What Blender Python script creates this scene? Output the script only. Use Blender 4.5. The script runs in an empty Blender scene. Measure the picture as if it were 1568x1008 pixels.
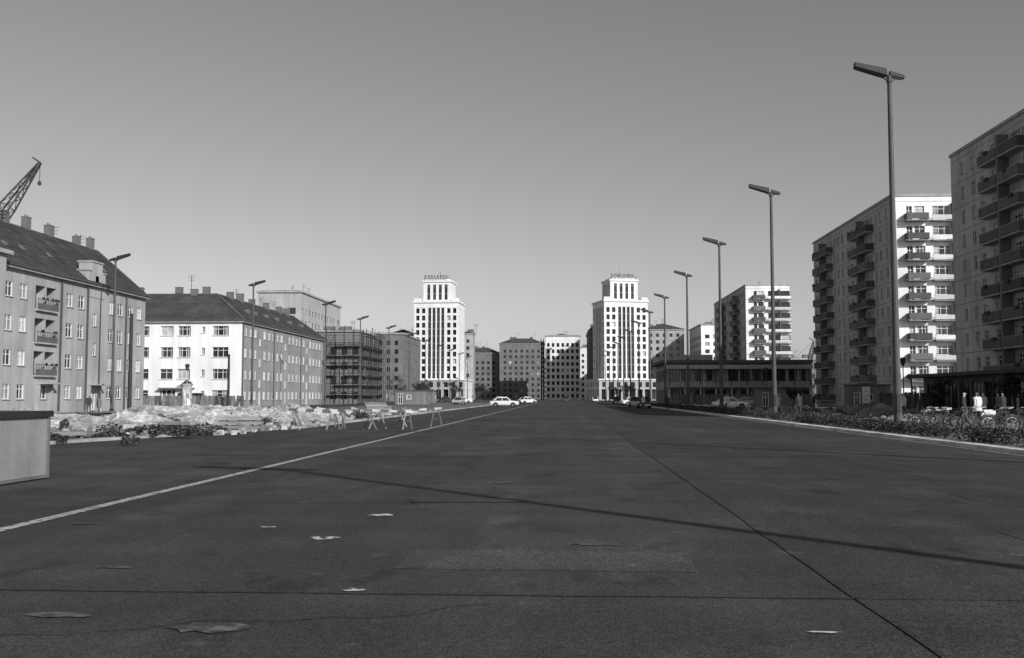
import bpy, math, random
import numpy as np
from mathutils import Vector, Matrix, noise
random.seed(7); rng=np.random.default_rng(3)
scene=bpy.context.scene
R=random.random
def U(a,b): return a+(b-a)*random.random()

# ------------------------------------------------------------------ materials
MATS={}
def mat(name,v,rough=.85,n1=(.35,.10),n2=(9,.06),streak=0,bump=0,bscale=30,tint=True,spec=.3,metal=0):
    m=bpy.data.materials.new(name); m.use_nodes=True
    nt=m.node_tree; N=nt.nodes; L=nt.links
    bs=N['Principled BSDF']
    bs.inputs['Roughness'].default_value=rough; bs.inputs['Metallic'].default_value=metal
    bs.inputs['Specular IOR Level'].default_value=spec
    g=N.new('ShaderNodeNewGeometry')
    val=N.new('ShaderNodeValue'); val.outputs[0].default_value=v
    cur=val.outputs[0]
    def mul(a,b):
        q=N.new('ShaderNodeMath'); q.operation='MULTIPLY'; L.new(a,q.inputs[0]); L.new(b,q.inputs[1]); return q.outputs[0]
    def nz(scale,amt,vec=None,det=5):
        n=N.new('ShaderNodeTexNoise'); n.inputs['Scale'].default_value=scale; n.inputs['Detail'].default_value=det
        L.new(vec or g.outputs['Position'],n.inputs['Vector'])
        r=N.new('ShaderNodeMapRange'); r.inputs[1].default_value=.3; r.inputs[2].default_value=.7
        r.inputs[3].default_value=1-amt; r.inputs[4].default_value=1+amt
        L.new(n.outputs[0],r.inputs[0]); return r.outputs[0]
    if n1: cur=mul(cur,nz(*n1))
    if n2: cur=mul(cur,nz(*n2))
    if streak:
        mp=N.new('ShaderNodeMapping'); mp.inputs['Scale'].default_value=(1.3,1.3,.09)
        L.new(g.outputs['Position'],mp.inputs['Vector'])
        cur=mul(cur,nz(1.0,streak,mp.outputs[0]))
    if tint:
        a=N.new('ShaderNodeAttribute'); a.attribute_name='tint'; cur=mul(cur,a.outputs['Fac'])
    L.new(cur,bs.inputs['Base Color'])
    if bump:
        n=N.new('ShaderNodeTexNoise'); n.inputs['Scale'].default_value=bscale; n.inputs['Detail'].default_value=6
        L.new(g.outputs['Position'],n.inputs['Vector'])
        bp=N.new('ShaderNodeBump'); bp.inputs['Strength'].default_value=bump; bp.inputs['Distance'].default_value=.05
        L.new(n.outputs[0],bp.inputs['Height']); L.new(bp.outputs[0],bs.inputs['Normal'])
    MATS[name]=m; return m
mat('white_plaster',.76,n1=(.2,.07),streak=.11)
mat('stone_white',.72,n1=(.15,.07),streak=.09)
mat('plaster_grey',.34,n1=(.25,.15),streak=.16)
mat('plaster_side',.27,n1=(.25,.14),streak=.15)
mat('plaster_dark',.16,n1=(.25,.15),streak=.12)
mat('plaster_mid',.38,n1=(.25,.12),streak=.12)
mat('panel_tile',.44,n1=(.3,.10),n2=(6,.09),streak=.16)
mat('panel_joint',.16)
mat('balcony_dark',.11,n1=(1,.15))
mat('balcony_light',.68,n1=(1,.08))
mat('glass_dark',.03,rough=.08,n1=(.4,.3),spec=.5)
mat('glass_far',.022,rough=.4,n1=(.4,.3),spec=.15)
mat('curtain',.40,rough=.5,n1=(1.5,.25),spec=.5)
mat('frame_white',.70,n1=None)
mat('frame_dark',.12,n1=None)
mat('roof_tile',.06,n1=(.5,.3),n2=(6,.3),bump=.6,bscale=8)
mat('roof_flat',.10)
mat('brick_chimney',.14,n2=(12,.2))
mat('metal_grey',.085,rough=.6,metal=.1,n1=(1,.15))
mat('metal_dark',.03,rough=.6,n1=(1,.2))
mat('lamp_glass',.045,rough=.4)
mat('wood',.20,n1=(2,.3))
mat('wood_pale',.42,n1=(2,.3))
mat('concrete',.34,n1=(.8,.2),bump=.2)
mat('kerb_stone',.66,n1=(.8,.22),n2=(5,.18))
mat('paving',.18,n1=(.2,.3),n2=(2,.25))
mat('sand',.31,n1=(.5,.45),n2=(4,.35),bump=1,bscale=4)
mat('rubble',.28,n1=(1.5,.45),n2=(9,.25))
mat('dirt',.14,n1=(.12,.45),n2=(1.5,.35),bump=.8,bscale=3)
mat('leaf',.045,n1=(.8,.35),n2=(8,.3),rough=.7,spec=.15)
mat('bark',.09,n1=(4,.3))
mat('car_white',.75,rough=.25,spec=.5,n1=None,n2=None)
mat('car_grey',.35,rough=.25,spec=.5,n1=None,n2=None)
mat('car_dark',.05,rough=.25,spec=.5,n1=None,n2=None)
mat('tyre',.03,n1=None)
mat('chrome',.6,rough=.2,metal=.9,n1=None,n2=None)
mat('box_paint',.24,rough=.7,n1=(.9,.16),n2=(14,.1),streak=.2)
mat('skin',.42,tint=False,n1=None); mat('hair',.03,tint=False,n1=None)
mat('coat_dark',.04,tint=False,n1=None); mat('coat_light',.6,tint=False,n1=None)
mat('coat_mid',.14,tint=False,n1=None); mat('trousers',.05,tint=False,n1=None)
mat('poster',.55,n1=(1.2,.55),n2=(3,.4))

def asphalt(name,v):
    m=bpy.data.materials.new(name); m.use_nodes=True
    nt=m.node_tree; N=nt.nodes; L=nt.links; bs=N['Principled BSDF']
    bs.inputs['Roughness'].default_value=.9; bs.inputs['Specular IOR Level'].default_value=.15
    g=N.new('ShaderNodeNewGeometry')
    def noi(scale,lo,hi,vs=(1,1,1),a=.3,b=.7,det=6,off=0):
        mp=N.new('ShaderNodeMapping'); mp.inputs['Scale'].default_value=vs; mp.inputs['Location'].default_value=(off,off,0)
        L.new(g.outputs['Position'],mp.inputs['Vector'])
        n=N.new('ShaderNodeTexNoise'); n.inputs['Scale'].default_value=scale; n.inputs['Detail'].default_value=det
        L.new(mp.outputs[0],n.inputs['Vector'])
        r=N.new('ShaderNodeMapRange'); r.inputs[1].default_value=a; r.inputs[2].default_value=b
        r.inputs[3].default_value=lo; r.inputs[4].default_value=hi; L.new(n.outputs[0],r.inputs[0]); return r.outputs[0]
    v0=N.new('ShaderNodeValue'); v0.outputs[0].default_value=v; cur=v0.outputs[0]
    parts=[noi(.12,.80,1.20),noi(.7,.86,1.14),noi(55,.4,1.6,det=2),noi(12,.82,1.18),
           noi(1,.84,1.16,(1.1,.045,1)),noi(1,.90,1.10,(.05,1.2,1)),
           noi(2.2,1,1.6,(1,1,1),.64,.74,off=7), noi(1.2,1,.70,(1,.5,1),.61,.67,off=31), noi(.45,1,1.22,(1,.6,1),.56,.60,off=57)]
    for p in parts:
        q=N.new('ShaderNodeMath'); q.operation='MULTIPLY'; L.new(cur,q.inputs[0]); L.new(p,q.inputs[1]); cur=q.outputs[0]
    L.new(cur,bs.inputs['Base Color'])
    n=N.new('ShaderNodeTexNoise'); n.inputs['Scale'].default_value=60; n.inputs['Detail'].default_value=4
    L.new(g.outputs['Position'],n.inputs['Vector'])
    bp=N.new('ShaderNodeBump'); bp.inputs['Strength'].default_value=.8; bp.inputs['Distance'].default_value=.015
    L.new(n.outputs[0],bp.inputs['Height']); L.new(bp.outputs[0],bs.inputs['Normal'])
    MATS[name]=m
asphalt('asphalt',.055); asphalt('asphalt_b',.049); asphalt('asphalt_seam',.043); asphalt('asphalt_patch',.066)
def paint(name,v,lo,hi,base=.055):
    m=bpy.data.materials.new(name); m.use_nodes=True
    nt=m.node_tree; N=nt.nodes; L=nt.links; bs=N['Principled BSDF']; bs.inputs['Roughness'].default_value=.8
    bs.inputs['Specular IOR Level'].default_value=.15
    g=N.new('ShaderNodeNewGeometry'); n=N.new('ShaderNodeTexNoise'); n.inputs['Scale'].default_value=9; n.inputs['Detail'].default_value=8
    L.new(g.outputs['Position'],n.inputs['Vector'])
    r=N.new('ShaderNodeMapRange'); r.inputs[1].default_value=lo; r.inputs[2].default_value=hi; r.inputs[3].default_value=base; r.inputs[4].default_value=v
    L.new(n.outputs[0],r.inputs[0]); L.new(r.outputs[0],bs.inputs['Base Color']); MATS[name]=m
paint('paint_line',.44,.34,.54); paint('paint_faded',.15,.42,.62); paint('paint_spot',.55,.38,.50)

# ------------------------------------------------------------------ builder
class B:
    def __init__(s,name,o=(0,0,0),mm=None,single=False):
        s.name=name; s.o=Vector(o); s.p={}; s.mm=mm or {}; s.single=single
    def add(s,key,vs,fs,t=1.0):
        k=s.p.setdefault(key,([],[],[])); n=len(k[0]); k[0].extend(vs)
        for f in fs: k[1].append(tuple(i+n for i in f)); k[2].append(t)
    def quad(s,key,a,b,c,d,t=1.0): s.add(key,[a,b,c,d],[(0,1,2,3)],t)
    def hexa(s,key,v,t=1.0):
        s.add(key,v,[(0,3,2,1),(4,5,6,7),(0,1,5,4),(1,2,6,5),(2,3,7,6),(3,0,4,7)],t)
    def box(s,key,x0,x1,y0,y1,z0,z1,t=1.0,fr=None):
        v=[(x0,y0,z0),(x1,y0,z0),(x1,y1,z0),(x0,y1,z0),(x0,y0,z1),(x1,y0,z1),(x1,y1,z1),(x0,y1,z1)]
        if fr: v=[fr(*q) for q in v]
        s.hexa(key,v,t)
    def beam(s,key,p0,p1,w,h=None,t=1.0):
        h=h or w; p0=Vector(p0); p1=Vector(p1); d=(p1-p0).normalized()
        up=Vector((0,0,1)) if abs(d.z)<.95 else Vector((0,1,0))
        a=d.cross(up).normalized()*w/2; c=a.cross(d).normalized()*h/2
        s.hexa(key,[tuple(q) for q in (p0-a-c,p0+a-c,p0+a+c,p0-a+c,p1-a-c,p1+a-c,p1+a+c,p1-a+c)],t)
    def cyl(s,key,p0,p1,r0,r1=None,n=10,t=1.0):
        r1=r0 if r1 is None else r1; p0=Vector(p0); p1=Vector(p1); d=(p1-p0).normalized()
        up=Vector((0,0,1)) if abs(d.z)<.95 else Vector((0,1,0))
        a=d.cross(up).normalized(); c=a.cross(d).normalized(); v=[]
        for p,r in((p0,r0),(p1,r1)):
            for i in range(n):
                an=2*math.pi*i/n; v.append(tuple(p+a*math.cos(an)*r+c*math.sin(an)*r))
        f=[(i,(i+1)%n,n+(i+1)%n,n+i) for i in range(n)]+[tuple(range(n)),tuple(range(2*n-1,n-1,-1))]
        s.add(key,v,f,t)
    def emit(s):
        par=None
        if not s.single:
            par=bpy.data.objects.new(s.name,None); scene.collection.objects.link(par); par.location=s.o
            par.empty_display_size=.5
        for key,(v,f,t) in s.p.items():
            arr=[(a[0]-s.o.x,a[1]-s.o.y,a[2]-s.o.z) for a in v]
            me=bpy.data.meshes.new(key); me.from_pydata(arr,[],f)
            at=me.attributes.new('tint','FLOAT','FACE'); at.data.foreach_set('value',t)
            me.materials.append(MATS[s.mm.get(key,key)])
            ob=bpy.data.objects.new(s.name if s.single else key,me); scene.collection.objects.link(ob)
            if par: ob.parent=par
            else: ob.location=s.o
        return par

def frame(ox,oy,ang=0):
    c,s=math.cos(ang),math.sin(ang)
    return lambda x,y,z:(ox+c*x-s*y,oy+s*x+c*y,z)

def facade(b,fr,P,u,n,W,z0,z1,wins,wall='walls',depth=.2,pw=None,ph=None,tj=.06,detail=1,curt=.3,glass='glass',frm='window_frames',bars=(1,1)):
    def pt(x,z,d=0): return fr(P[0]+u[0]*x+n[0]*d, P[1]+u[1]*x+n[1]*d, z)
    def lbox(key,x0,x1,a,c,d0,d1,t=1.0):
        b.hexa(key,[pt(x0,a,d0),pt(x1,a,d0),pt(x1,a,d1),pt(x0,a,d1),pt(x0,c,d0),pt(x1,c,d0),pt(x1,c,d1),pt(x0,c,d1)],t)
    xs={0,W}; zs={z0,z1}
    for w in wins: xs|={w[0],w[1]}; zs|={w[2],w[3]}
    if pw:
        k=pw
        while k<W-.2: xs.add(k); k+=pw
    if ph:
        k=z0+ph
        while k<z1-.2: zs.add(k); k+=ph
    xs=sorted(xs); zs=sorted(zs)
    ix={x:i for i,x in enumerate(xs)}; iz={z:i for i,z in enumerate(zs)}
    hole=set()
    for w in wins:
        for i in range(ix[w[0]],ix[w[1]]):
            for j in range(iz[w[2]],iz[w[3]]): hole.add((i,j))
    tc={}
    for i in range(len(xs)-1):
        for j in range(len(zs)-1):
            if (i,j) in hole: continue
            xm=(xs[i]+xs[i+1])/2; zm=(zs[j]+zs[j+1])/2
            kk=(int(xm/pw) if pw else 0,int((zm-z0)/ph) if ph else 0)
            if kk not in tc: tc[kk]=1+U(-tj,tj) if (pw or ph) else 1
            b.quad(wall,pt(xs[i],zs[j]),pt(xs[i+1],zs[j]),pt(xs[i+1],zs[j+1]),pt(xs[i],zs[j+1]),tc[kk])
    for w in wins:
        x0,x1,a,c=w[:4]; kind=w[4] if len(w)>4 else 'w'; D=-depth if kind!='deep' else -1.2
        for q in ((x0,a,x1,a),(x1,a,x1,c),(x1,c,x0,c),(x0,c,x0,a)):
            b.quad(wall,pt(q[0],q[1]),pt(q[2],q[3]),pt(q[2],q[3],D),pt(q[0],q[1],D),.9)
        g='curtains' if (R()<curt and kind!='strip') else glass
        tt=U(.5,1.3)
        b.quad(g,pt(x0,a,D),pt(x1,a,D),pt(x1,c,D),pt(x0,c,D),tt)
        if kind=='strip':
            z=a+2.35
            while z<c-.3:
                lbox('spandrels',x0+.005,x1-.005,z,z+.45,D+.005,D+.12,U(.7,1.1)); z+=2.95
            lbox('spandrels',(x0+x1)/2-.05,(x0+x1)/2+.05,a,c,D+.125,D+.17,1.)
            continue
        if kind=='deep': continue
        if g==glass and detail and R()<.45:
            s_=U(.15,.3)*(x1-x0)
            b.quad('curtains',pt(x0,a,D+.004),pt(x0+s_,a,D+.004),pt(x0+s_,c,D+.004),pt(x0,c,D+.004),U(.4,1))
            b.quad('curtains',pt(x1-s_,a,D+.004),pt(x1,a,D+.004),pt(x1,c,D+.004),pt(x1-s_,c,D+.004),U(.4,1))
        if detail:
            f=.07; e0,e1=D+.01,D+.07
            lbox(frm,x0,x0+f,a,c,e0,e1); lbox(frm,x1-f,x1,a,c,e0,e1)
            lbox(frm,x0+f,x1-f,a,a+f,e0,e1); lbox(frm,x0+f,x1-f,c-f,c,e0,e1)
            nb=bars[0] if (x1-x0)<1.9 else bars[0]+1
            for i in range(nb):
                xm=x0+(x1-x0)*(i+1)/(nb+1); lbox(frm,xm-.035,xm+.035,a+f,c-f,e0,e1-.01)
            if bars[1] and c-a>1.1:
                zt=a+(c-a)*.68; lbox(frm,x0+f,x1-f,zt-.03,zt+.03,e0,e1-.015)
            if kind!='door': lbox('sills',x0-.06,x1+.06,a-.07,a-.005,0.003,.10)
    return pt,lbox

def balcony(b,lbox,x0,x1,z,proj=1.1,h=1.0,key='balcony_fronts',slab='balcony_slabs',jit=True):
    lbox(slab,x0,x1,z-.16,z,.005,proj)
    t=U(.7,1.35) if jit else 1
    lbox(key,x0,x1,z+.06,z+h,proj-.06,proj-.003,t)
    lbox(key,x0,x0+.06,z+.06,z+h,.005,proj-.065,t); lbox(key,x1-.06,x1,z+.06,z+h,.005,proj-.065,t)
    lbox(slab,x0,x1,z+h+.003,z+h+.06,proj-.08,proj+.01)
    if R()<.5:
        a=U(x0+.2,x1-1.2); lbox('flower_boxes',a,a+U(.6,1.1),z+h-.2,z+h+.12,proj+.003,proj+.16)

BM=dict(walls='plaster_grey',glass='glass_dark',curtains='curtain',window_frames='frame_white',sills='concrete',
  roof='roof_tile',chimneys='brick_chimney',balcony_fronts='balcony_dark',balcony_slabs='concrete',flower_boxes='leaf',
  downpipes='metal_grey',cornice='concrete',antennas='metal_dark',doors='wood',canopies='concrete',joints='panel_joint',
  plinth='plaster_dark',gable_walls='white_plaster',scaffold_poles='metal_dark',scaffold_boards='wood',railings='metal_dark',
  trim='white_plaster',gutter='metal_grey',loggia_walls='plaster_mid',spandrels='plaster_dark')
def antenna(b,x,y,z,h=2.5):
    b.beam('antennas',(x,y,z),(x,y,z+h),.06)
    for k in range(3): b.beam('antennas',(x-.6+.1*k,y,z+h-.2-.35*k),(x+.6-.1*k,y,z+h-.2-.35*k),.04)

# ------------------------------------------------------------------ building A (near left)
def bldA():
    b=B('apartment_house',(-49.5,115,0),dict(BM,window_frames='frame_white'))
    fr=frame(-49.5,55,0); W=60.
    wins=[]; rows=[(1.35,2.7),(4.4,5.8),(7.5,8.9),(10.55,11.9)]
    yy=[86,88.4,97,99.4,106.2,108.4,111,113.3]
    base=[y-55 for y in yy]; base+= [y-29 for y in base if y-29>1]
    for c in base:
        for a,d in rows: wins.append((round(c-.62,3),round(c+.62,3),a,d))
    for c in (102.4-55,73.4-55):
        for a in (5.9,9.0): wins.append((c-.45,c+.45,a,a+1.3))
        wins.append((c-.6,c+.6,.2,2.5,'door'))
    for c in (92.4-55,63.4-55):
        for a in (3.6,6.7,9.8): wins.append((c-1.9,c+1.9,a,a+2.25,'deep'))
        wins.append((c-.6,c+.6,1.35,2.7))
    pt,lb=facade(b,fr,(0,0),(0,1),(1,0),W,0,13.1,wins,curt=.5,depth=.14)
    for c in (92.4-55,63.4-55):
        for a in (3.6,6.7,9.8):
            lb('balcony_fronts',c-1.9,c+1.9,a,a+.55,.25,.31)
            lb('balcony_slabs',c-1.95,c+1.95,a-.16,a-.003,.003,.31)
            for k in range(9): lb('railings',c-1.85+k*.46,c-1.82+k*.46,a+.55,a+.95,.26,.29)
            lb('railings',c-1.9,c+1.9,a+.95,a+1.0,.25,.30)
            lb('sills',c-.1,c+.1,a,a+2.25,-.9,-.01)
            for s_ in(-1.2,.2): lb('curtains',c+s_,c+s_+.9,a,a+2.0,-1.19,-1.15,.9)
            for q in range(5):
                x=c+U(-1.7,1.6); lb('flower_boxes',x,x+.25,a+.9,a+1.15,.31,.45)
    for c in (102.4-55,73.4-55,92.4-55,):
        lb('canopies',c-1.3,c+1.3,2.75,2.9,.003,1.1)
        lb('canopies',c-1.25,c-1.1,0,2.745,.003,.35); lb('canopies',c+1.1,c+1.25,0,2.745,.003,.35)
    for c in (100.6-55,109.7-55,95.2-55,71-55):
        lb('downpipes',c-.08,c+.08,0.2,12.9,.02,.18)
    lb('cornice',-.3,W+.3,13.1,13.35,-.2,.45); lb('gutter',-.3,W+.3,13.3,13.48,.455,.60)
    b.box('walls',-.1-12,-.1-11.8,0,W,0,13.1,fr=fr)
    ex,rx,rz=.45,-6.1,19.0
    b.quad('roof',fr(ex,-.3,13.36),fr(ex,W+.3,13.36),fr(rx,W+.3,rz),fr(rx,-.3,rz))
    b.quad('roof',fr(-12.6,-.3,13.36),fr(-12.6,W+.3,13.36),fr(rx,W+.3,rz),fr(rx,-.3,rz))
    for y in (0,W-.01):
        b.add('walls',[fr(0,y,0),fr(-12,y,0),fr(-12,y,13.4),fr(rx,y,rz-.25),fr(0,y,13.4)],[(0,1,2,3,4)])
    L_=Vector((rx-ex,0,rz-13.36))
    for i in range(1,22):
        f=i/22; x=ex+L_.x*f; z=13.36+L_.z*f
        for k in range(20): b.beam('roof',fr(x+.01,-.3+k*3.03,z+.02),fr(x+.01,-.3+(k+1)*3.03,z+.02+U(-.015,.015)),.07,.05,U(.7,1.4))
    for y,h in ((113.5-55,1.1),(110.2-55,.8),(104-55,1.0),(99.5-55,1.1),(95.5-55,.9),(93-55,.9),(86-55,.9),(77-55,1.)):
        b.box('chimneys',rx-.4,rx+.25,y-.4,y+.4,rz-1,rz+h,fr=fr); b.box('cornice',rx-.45,rx+.3,y-.45,y+.45,rz+h+.002,rz+h+.08,fr=fr,t=.6)
        for q in(-.2,.2): b.cyl('chimneys',fr(rx-.1,y+q,rz+h+.08),fr(rx-.1,y+q,rz+h+.3),.1,.08,8)
    for c in (102.6-55,73.6-55):
        b.box('walls',-1.4,.06,c-1.9,c+1.9,12.0,14.7,fr=fr,t=1.1); b.box('walls',-1.38,.05,c-1.2,c+1.2,14.7,15.7,fr=fr,t=1.1)
        b.box('cornice',-1.5,.15,c-1.3,c+1.3,15.702,15.85,fr=fr); b.box('cornice',-1.5,.15,c-2.0,c-1.3,14.702,14.85,fr=fr); b.box('cornice',-1.5,.15,c+1.3,c+2.0,14.702,14.85,fr=fr)
        b.box('glass',.051,.06,c-.35,c+.35,13.6,14.3,fr=fr)
    for y in (89-55,92-55,109-55,105.-55,97-55):
        f=.38; x=ex+L_.x*f; z=13.36+L_.z*f
        b.hexa('skylights',[fr(x,y-.3,z+.04),fr(x,y+.3,z+.04),fr(x-.5,y+.3,z+.47),fr(x-.5,y-.3,z+.47),fr(x+.05,y-.3,z+.1),fr(x+.05,y+.3,z+.1),fr(x-.45,y+.3,z+.55),fr(x-.45,y-.3,z+.55)])
    b.mm['skylights']='brick_chimney'
    for y in (40,50,56,33):
        q=fr(rx,y,rz); antenna(b,q[0],q[1],q[2],1.2)
    b.box('walls',.003,1.2,0,28.4,0,13.9,fr=fr,t=1.05); b.box('cornice',.003,1.6,-.2,28.8,13.902,14.25,fr=fr)
    b.quad('roof',fr(1.5,-.2,14.26),fr(1.5,28.8,14.26),fr(-4,28.8,18.6),fr(-4,-.2,18.6))
    b.add('roof',[fr(1.5,28.8,14.26),fr(-4,28.8,18.6),fr(-4,28.8,14.)],[(0,1,2)])
    b.emit()
bldA()

# ------------------------------------------------------------------ building B (white end, left)
def bldB():
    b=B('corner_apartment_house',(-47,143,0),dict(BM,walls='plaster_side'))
    fr=frame(-47,143,0)
    rows=[(1.1,2.5),(4.1,5.6),(7.3,8.8),(10.5,11.9)]
    xs=[(-61.8,1.9),(-58.2,1.9),(-55.6,1.9),(-50.2,2.4),(-65.5,1.9),(-69,1.9),(-72.5,1.9)]
    wins=[]
    for c,w in xs:
        for a,d in rows: wins.append((round(c+85-w/2,3),round(c+85+w/2,3),a,d))
    for a,d in rows[:]: wins.append((85-53.0,85-52.5,a+.4,d-.1))
    wins=[w for w in wins if not (w[2]==1.1 and 26<w[0]<30)]
    wins+= [(26.2,28.2,.1,2.6,'door'),(29.0,30.5,.1,2.4,'door')]
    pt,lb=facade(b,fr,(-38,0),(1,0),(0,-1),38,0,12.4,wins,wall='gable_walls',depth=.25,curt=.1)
    lb('cornice',-.2,38.35,12.402,12.75,-.2,.4); lb('gutter',-.2,38.5,12.6,12.78,.402,.52)
    lb('downpipes',.1,.22,0,12.3,.01,.14)
    lb('canopies',25.9,31.2,2.75,2.88,.003,.9)
    wins=[]; k=1.6; i=0
    while k<49:
        for j,(a,d) in enumerate(rows):
            if i%6==3:
                if j==0: wins.append((k-.55,k+.55,.1,2.4,'door'))
                else: wins.append((k-.4,k+.4,a-1.2,d-1.4))
            else: wins.append((round(k-.55,3),round(k+.55,3),a,d-.1))
        k=round(k+2.35,3); i+=1
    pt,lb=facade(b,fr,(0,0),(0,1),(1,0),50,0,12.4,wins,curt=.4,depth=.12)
    lb('cornice',0,50.2,12.402,12.75,-.2,.35); lb('gutter',0,50.2,12.6,12.78,.352,.48)
    for x in (.4,16,32.5,49): lb('downpipes',x-.06,x+.06,0,12.3,.01,.13)
    b.quad('walls',fr(0,50,0),fr(-12,50,0),fr(-12,50,12.5),fr(0,50,12.5))
    b.add('walls',[fr(0,50,12.5),fr(-12,50,12.5),fr(-6,50,16.8)],[(0,1,2)])
    b.quad('walls',fr(-12,12,0),fr(-12,50,0),fr(-12,50,12.4),fr(-12,12,12.4)); b.quad('walls',fr(-38,12,0),fr(-12,12,0),fr(-12,12,12.4),fr(-38,12,12.4))
    ez,rz=12.76,17.2; e=.45
    P=fr
    b.quad('roof',P(-38,-e,ez),P(e,-e,ez),P(-6,6,rz),P(-38,6,rz))
    b.quad('roof',P(e,-e,ez),P(e,50.3,ez),P(-6,50.3,rz),P(-6,6,rz))
    b.quad('roof',P(-12.4,12.4,ez),P(-12.4,50.3,ez),P(-6,50.3,rz),P(-6,6,rz))
    b.quad('roof',P(-38,12.4,ez),P(-12.4,12.4,ez),P(-6,6,rz),P(-38,6,rz))
    for i in range(1,16):
        f=i/16; x=e+(-6-e)*f; z=ez+(rz-ez)*f; y=-e+(6+e)*f
        b.beam('roof',P(x+.01,y,z+.02),P(x+.01,50.3,z+.02),.07,.05,U(.7,1.3)); b.beam('roof',P(-38,y,z+.02),P(x,y,z+.02),.07,.05,U(.7,1.3))
    b.beam('chimneys',P(e,-e,ez+.05),P(-6,6,rz+.05),.2,.12); b.beam('chimneys',P(-6,6,rz+.06),P(-6,50,rz+.06),.2,.12); b.beam('chimneys',P(-38,6,rz+.06),P(-6,6,rz+.06),.2,.12)
    for x,y in ((-8,7),(-9.5,6),(-12,6.3),(-18,6),(-6,12),(-6,17),(-6.3,24),(-6,31),(-6,39),(-6,44)):
        h=U(.7,1.2); b.box('chimneys',x-.5,x+.5,y-.4,y+.4,rz-1.2,rz+h,fr=fr); b.box('cornice',x-.55,x+.55,y-.45,y+.45,rz+h+.002,rz+h+.08,fr=fr,t=.6)
    for y in (9,13,19,25,33,41):
        f=.42; x=e+(-6-e)*f; z=ez+(rz-ez)*f
        b.box('chimneys',x-.35,x+.35,y-.4,y+.4,z-.2,z+.42,fr=fr)
    for y in (15,28,36,46): q=fr(-6,y,rz); antenna(b,q[0],q[1],q[2],1.8)
    q=fr(-10,6,rz); antenna(b,q[0],q[1],q[2],3)
    b.emit()
bldB()

# ------------------------------------------------------------------ generic slab with grid windows
def slab(name,x0,y0,w,d,h,ang=0,storey=2.9,wallS='walls',wallE='walls',wallW='walls',mm=None,ww=1.2,sp=2.6,detail=0,roofrise=0,cornice=True,s_bays=True,wh=1.5,curt=.2,z0w=1.0):
    b=B(name,(x0,y0,0),dict(BM,**(mm or {}))); fr=frame(x0,y0,ang)
    def grid(W):
        n=int(W/sp); off=(W-n*sp)/2+sp/2; ws=[]
        k=int((h-1)/storey)
        for i in range(n):
            for j in range(k):
                a=round(j*storey+z0w,3); ws.append((round(off+i*sp-ww/2,3),round(off+i*sp+ww/2,3),a,round(a+wh,3)))
        return ws
    facade(b,fr,(0,0),(1,0),(0,-1),w,0,h,grid(w) if s_bays else [],wall=wallS,detail=detail,curt=curt)
    facade(b,fr,(w,0),(0,1),(1,0),d,0,h,grid(d),wall=wallE,detail=detail,curt=curt)
    facade(b,fr,(0,0),(0,1),(-1,0),d,0,h,grid(d),wall=wallW,detail=detail,curt=curt)
    facade(b,fr,(0,d),(1,0),(0,1),w,0,h,[],wall=wallW,detail=0)
    if cornice: b.box('cornice',-.35,w+.35,-.35,d+.35,h+.002,h+.45,fr=fr)
    if roofrise:
        hz=h+.46; i=min(w,d)*.45
        A=[fr(-.5,-.5,hz),fr(w+.5,-.5,hz),fr(w+.5,d+.5,hz),fr(-.5,d+.5,hz)]
        if w>d: C=[fr(i,d/2,hz+roofrise),fr(w-i,d/2,hz+roofrise)]; b.add('roof',A+C,[(0,1,5,4),(2,3,4,5),(1,2,5),(3,0,4)])
        else: C=[fr(w/2,i,hz+roofrise),fr(w/2,d-i,hz+roofrise)]; b.add('roof',A+C,[(0,1,4),(1,2,5,4),(2,3,5),(3,0,4,5)])
    else:
        b.box('roof',0.3,w-.3,.3,d-.3,h+.46,h+.6,fr=fr)
    for i in range(3):
        q=fr(U(.2,.8)*w,U(.3,.7)*d,h+.6)
        if roofrise: b.box('chimneys',q[0]-.8,q[0]+.8,q[1]-.6,q[1]+.6,h,h+roofrise+1.3)
        else: b.box('chimneys',q[0]-1.3,q[0]+1.3,q[1]-1,q[1]+1,h+.5,h+1.9)
        antenna(b,q[0]+2,q[1],h+.5,3+roofrise)
    return b,fr

b,fr=slab('apartment_block',-73.5,235,10.5,42,26.5,mm=dict(walls='plaster_mid',gable_walls='plaster_mid',roof='roof_flat'),sp=3.2,ww=1.5); b.emit()

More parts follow.
